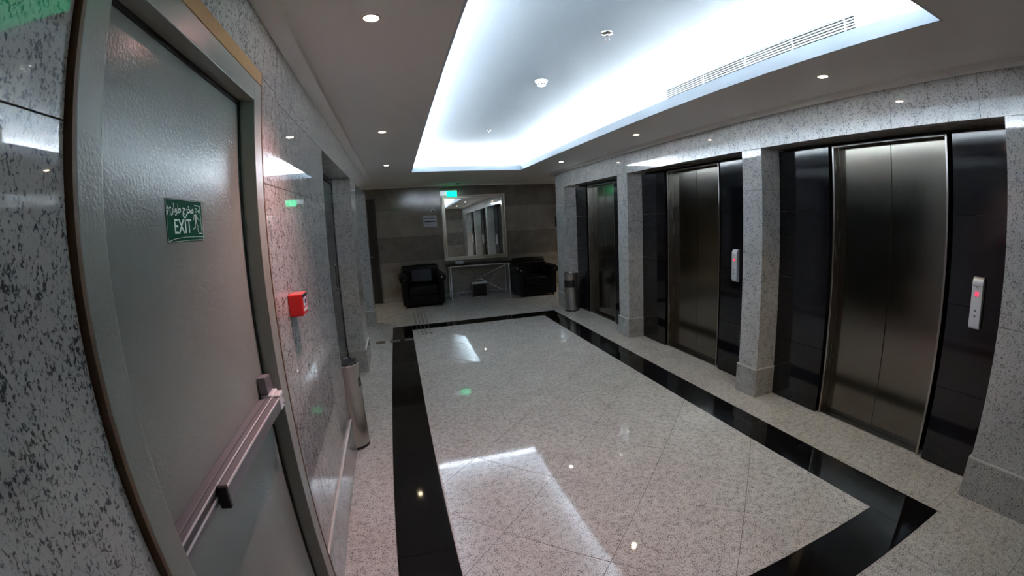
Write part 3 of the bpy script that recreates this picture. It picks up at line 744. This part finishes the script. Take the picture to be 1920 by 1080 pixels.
# ------------------------------------------------------------------ armchairs
def armchair(x, y, rz, lab):
    r = empty('armchair', (x, y, 0), lab, 'armchair', 'black leather armchairs', rz)
    w2 = 0.45
    obj('base', B(-w2+0.05, w2-0.05, 0.02, 0.80, 0.045, 0.235), 'leather', r, bevel=0.015, seg=3)
    obj('seat_cushion', B(-0.305, 0.305, -0.005, 0.60, 0.240, 0.435), 'leather', r, bevel=0.045, seg=4)
    bm = bmesh.new(); box(bm, -w2+0.06, w2-0.06, 0.60, 0.83, 0.236, 0.74); obj('backrest', bm, 'leather', r, bevel=0.05, seg=4)
    bm = bmesh.new(); lathe(bm, [(0.02, -0.40), (0.075, -0.38), (0.085, 0), (0.075, 0.38), (0.02, 0.40)], 24); bm.transform(Matrix.Translation((0, 0.76, 0.735)) @ Matrix.Rotation(PI/2, 4, 'Y')); obj('back_roll', bm, 'leather', r, smooth=True)
    for s in (-1, 1):
        bm = bmesh.new(); box(bm, min(s*0.31, s*0.43), max(s*0.31, s*0.43), 0.0, 0.80, 0.05, 0.58); obj('arm', bm, 'leather', r, bevel=0.02, seg=3)
        bm = bmesh.new(); lathe(bm, [(0.03, -0.02), (0.088, -0.005), (0.095, 0.03), (0.095, 0.72), (0.05, 0.80)], 24); bm.transform(Matrix.Translation((s*0.385, 0.0, 0.590)) @ Matrix.Rotation(-PI/2, 4, 'X')); obj('arm_roll', bm, 'leather', r, smooth=True)
        for yy in (0.07, 0.74):
            bm = bmesh.new(); lathe(bm, [(0.018, 0), (0.026, 0.045)], 14, s*0.36, yy); obj('foot', bm, 'dark_wood', r, smooth=True)
        bm = bmesh.new(); lathe(bm, [(0.012, 0), (0.012, 0.003), (0.006, 0.006)], 12); bm.transform(Matrix.Translation((s*0.385, -0.018, 0.60)) @ Matrix.Rotation(PI/2, 4, 'X')); obj('stud', bm, 'chrome', r, smooth=True)
    bm = bmesh.new(); tube(bm, [(-0.29, -0.006, 0.335), (0.29, -0.006, 0.335)], 0.004, 8); obj('seat_piping', bm, 'leather', r, smooth=True)
    return r
ac = armchair(0.44, 9.12, 0.03, 'black leather armchair with a dark blue cushion, left of console')
bm = bmesh.new(); box(bm, -0.235, 0.235, -0.05, 0.05, -0.15, 0.15)
cu_ = obj('throw_cushion', bm, 'cushion', None, bevel=0.04, seg=4)
cu_.location = (0.44, 9.12+0.535, 0.595); cu_.rotation_euler = (math.radians(-14), 0, 0.03)
tag(cu_, 'dark blue grey cushion leaning on the back of left armchair', 'cushion')
armchair(2.90, 9.08, 0.0, 'plain black leather armchair right of the console, beside pillar')

# ------------------------------------------------------------------ console table, polisher, small box
r = empty('console_table', (1.73, 9.82, 0), 'chrome framed console table with dark top below the mirror', 'console table')
obj('table_top', B(-0.74, 0.74, -0.21, 0.20, 0.745, 0.785), 'dark_glass', r, bevel=0.004)
for s in (-1, 1):
    for yy in (-0.19, 0.18):
        bm = bmesh.new(); box(bm, min(s*0.669, s*0.645), max(s*0.669, s*0.645), yy-0.012, yy+0.012, 0.0, 0.723); obj('leg', bm, 'alu_bright', r, bevel=0.002)
    bm = bmesh.new(); box(bm, min(s*0.664, s*0.646), max(s*0.664, s*0.646), -0.179, 0.169, 0.010, 0.028); obj('side_rail', bm, 'chrome', r)
for yy in (-0.19, 0.18): obj('top_rail', B(-0.669, 0.669, yy-0.012, yy+0.012, 0.7235, 0.7445), 'alu_bright', r, bevel=0.002)
for s in (-1, 1):
    for z_ in (0.722, 0.03):
        bm = bmesh.new(); tube(bm, [(s*0.643, -0.17, z_), (s*0.008, 0.0, 0.430 if z_ > 0.3 else 0.420)], 0.0065, 8); obj('cross_brace', bm, 'chrome', r, smooth=True)
bm = bmesh.new(); lathe(bm, [(0.012, 0.415), (0.014, 0.425), (0.012, 0.435)], 20); obj('brace_hub', bm, 'chrome', r, smooth=True)
obj('rear_stretcher', B(-0.644, 0.644, 0.172, 0.186, 0.045, 0.060), 'alu_dark', r)
r = empty('shoe_polisher', (1.69, 9.70, 0), 'small black shoe polishing machine with chrome top under console', 'shoe polisher')
obj('housing', B(-0.155, 0.155, -0.06, 0.09, 0.035, 0.310), 'black_plastic', r, bevel=0.01, seg=3)
obj('top_plate', B(-0.168, 0.168, -0.07, 0.095, 0.311, 0.355), 'white_plastic', r, bevel=0.008, seg=3)  # tray highlight on the chrome top put in as white colour
bm = bmesh.new(); tube(bm, [(-0.085, 0.02, 0.352), (-0.10, 0.02, 0.40), (0.10, 0.02, 0.40), (0.085, 0.02, 0.352)], 0.009, 10); obj('handle', bm, 'chrome', r, smooth=True)
bm = bmesh.new(); tube(bm, [(-0.160, 0.09, 0.022), (-0.160, -0.115, 0.022), (0.160, -0.115, 0.022), (0.160, 0.09, 0.022)], 0.009, 10); obj('foot_rail', bm, 'chrome', r, smooth=True)
for s in (-1, 1):
    bm = bmesh.new(); tube(bm, [(s*0.155, -0.068, 0.028), (s*0.155, -0.068, 0.300)], 0.005, 8); obj('corner_post', bm, 'chrome', r, smooth=True)
    for yy in (-0.06, 0.07):
        bm = bmesh.new(); lathe(bm, [(0.014, 0), (0.014, 0.046)], 14, s*0.12, yy); obj('foot', bm, 'black_plastic', r, smooth=True)
bm = bmesh.new(); lathe(bm, [(0.045, -0.13), (0.045, 0.13)], 24); bm.transform(Matrix.Translation((0, -0.075, 0.11)) @ Matrix.Rotation(PI/2, 4, 'Y')); obj('brush_roller', bm, 'seal', r, smooth=True)
r = empty('tissue_box', (1.29, 9.72, 0.785), 'small pale box standing on the left of the console top', 'box')
obj('carton', B(-0.080, 0.080, -0.05, 0.05, 0, 0.062), 'paper', r, bevel=0.003)
obj('opening', B(-0.045, 0.045, -0.02, 0.02, 0.0622, 0.0634), 'edge_granite', r)

# ------------------------------------------------------------------ mirror
r = empty('wall_mirror', (1.74, YF-0.02, 0.835), 'large square mirror in a silver moulded frame on far wall', 'mirror')
r.rotation_euler = (math.radians(-0.6), 0, 0)
MW, MH, FW = 0.735, 1.475, 0.085
obj('mirror_glass', B(-MW+FW-0.01, MW-FW+0.01, -0.022, -0.016, FW-0.01, MH-FW+0.01), 'mirror', r)
obj('backing_board', B(-MW+0.01, MW-0.01, -0.0155, -0.006, 0.01, MH-0.01), 'dark_wood', r)
def rail(q, bead_a, bead_b):
    """mitred moulding: q is the quad in the x-z plane"""
    bm = bmesh.new()
    lo = [bm.verts.new((x, -0.0156, z)) for x, z in q]; hi = [bm.verts.new((x, -0.034, z)) for x, z in q]
    bm.faces.new(lo); bm.faces.new(hi[::-1])
    for i in range(4):
        j = (i+1) % 4; bm.faces.new((lo[i], hi[i], hi[j], lo[j]))
    o = obj('frame_rail', bm, 'silver_frame', r)
    for (a, c), rr in ((bead_a, 0.011), (bead_b, 0.007)):
        bm = bmesh.new(); tube(bm, [(a[0], -0.036, a[1]), (c[0], -0.036, c[1])], rr, 10); obj('bead', bm, 'silver_frame', o, smooth=True)
    a, c = [((bead_a[0][k]+bead_b[0][k])/2, (bead_a[1][k]+bead_b[1][k])/2)[0] for k in (0, 1)], [((bead_a[0][k]+bead_b[0][k])/2, (bead_a[1][k]+bead_b[1][k])/2)[1] for k in (0, 1)]
    bm = bmesh.new(); tube(bm, [(a[0], -0.0345, a[1]), (c[0], -0.0345, c[1])], 0.004, 6); obj('channel', bm, 'alu_dark', o)
Lm, Rm, Bm, Tm = -MW, MW, 0.0, MH
def quad(side):
    f = FW
    return {'b': [(Lm, Bm), (Rm, Bm), (Rm-f, Bm+f), (Lm+f, Bm+f)], 't': [(Lm, Tm), (Rm, Tm), (Rm-f, Tm-f), (Lm+f, Tm-f)],
            'l': [(Lm, Bm), (Lm, Tm), (Lm+f, Tm-f), (Lm+f, Bm+f)], 'r': [(Rm, Bm), (Rm, Tm), (Rm-f, Tm-f), (Rm-f, Bm+f)]}[side]
for s in 'btlr':
    q = quad(s)
    def ins(k):
        t_ = k; c0 = (q[0][0]+(q[3][0]-q[0][0])*t_, q[0][1]+(q[3][1]-q[0][1])*t_); c1 = (q[1][0]+(q[2][0]-q[1][0])*t_, q[1][1]+(q[2][1]-q[1][1])*t_)
        return (c0, c1)
    rail(q, ins(0.14), ins(0.90))

# ------------------------------------------------------------------ small things on the far wall
r = empty('wall_notice', (0.74, YF, 1.755), 'white printed notice in a frame left of the mirror', 'notice')
obj('sheet', B(-0.150, 0.150, -0.006, -0.0005, -0.125, 0.125), 'paper', r, bevel=0.001)
bm = bmesh.new(); rr = random.Random(3)
x = -0.12
while x < 0.12:
    w_ = rr.uniform(0.012, 0.035); box(bm, x, min(x+w_, 0.125), -0.0068, -0.0062, 0.055, 0.075); x += w_+0.02
obj('printed_line', bm, 'alu_dark', r, kind='stuff')
obj('printed_bar', B(-0.118, 0.118, -0.0068, -0.0062, -0.022, 0.004), 'ink', r)
bm = bmesh.new(); x = -0.11
while x < 0.05:
    w_ = rr.uniform(0.012, 0.03); box(bm, x, x+w_, -0.0068, -0.0062, -0.085, -0.075); x += w_+0.012
obj('printed_line', bm, 'alu_dark', r, kind='stuff')
r = empty('wall_hook', (0.815, YF, 1.985), 'small white arched hook plate above the notice', 'hook')
bm = bmesh.new()
arc = [(0.048*math.cos(a), 0.050*math.sin(a)-0.01) for a in [PI*i/10 for i in range(11)]]
poly_prism(bm, arc, 0.0005, 0.012); bm.transform(Matrix.Rotation(PI/2, 4, 'X'))
obj('plate', bm, 'white_plastic', r, bevel=0.002)
bm = bmesh.new(); lathe(bm, [(0.016, 0), (0.016, 0.015)], 16); bm.transform(Matrix.Translation((0, -0.012, 0.002)) @ Matrix.Rotation(PI/2, 4, 'X')); obj('hole', bm, 'seal', r)
r = empty('wall_plaque', (3.86, YF, 1.605), 'dark framed plaque on the far wall behind right pillar', 'plaque')
obj('frame', B(-0.145, 0.145, -0.022, -0.0005, -0.125, 0.125), 'dark_wood', r, bevel=0.004)
obj('panel', B(-0.120, 0.120, -0.0245, -0.0222, -0.100, 0.100), 'dark_wood', r)

# ------------------------------------------------------------------ steel guide bars set on the floor
r = empty('tactile_strip', (0.283, 7.7, 0), 'four rows of thin steel guide bars on floor by armchair', 'floor guide')
for i in range(4):
    x = -0.0975+i*0.065
    y = 7.56
    while y < 8.60:
        obj('guide_bar', B(x-0.008, x+0.008, y-7.7, y+0.24-7.7, 0.0, 0.0035), 'alu_dark', r, bevel=0.001); y += 0.27
    y = 6.84
    while y < 7.5:
        obj('stud', B(x-0.009, x+0.009, y-7.7, y+0.055-7.7, 0.0, 0.0045), 'alu_dark', r, bevel=0.001); y += 0.125
for (a, b_), lab, mt in (((-0.452, -0.318), 'brownish metal plate on the floor nearest the left pier', 'marble_dark'),
                         ((-0.205-0.04, -0.10), 'grey plate on the floor crossing edge of black border', 'steel_bin'),
                         ((-0.03, 0.100), 'grey plate lying on the black border near its corner', 'steel_bin')):
    o = obj('floor_plate', B(a, b_, 6.52, 6.66, 0.0003, 0.003), mt)
    tag(o, lab, 'floor plate', 'thin plates on the floor')
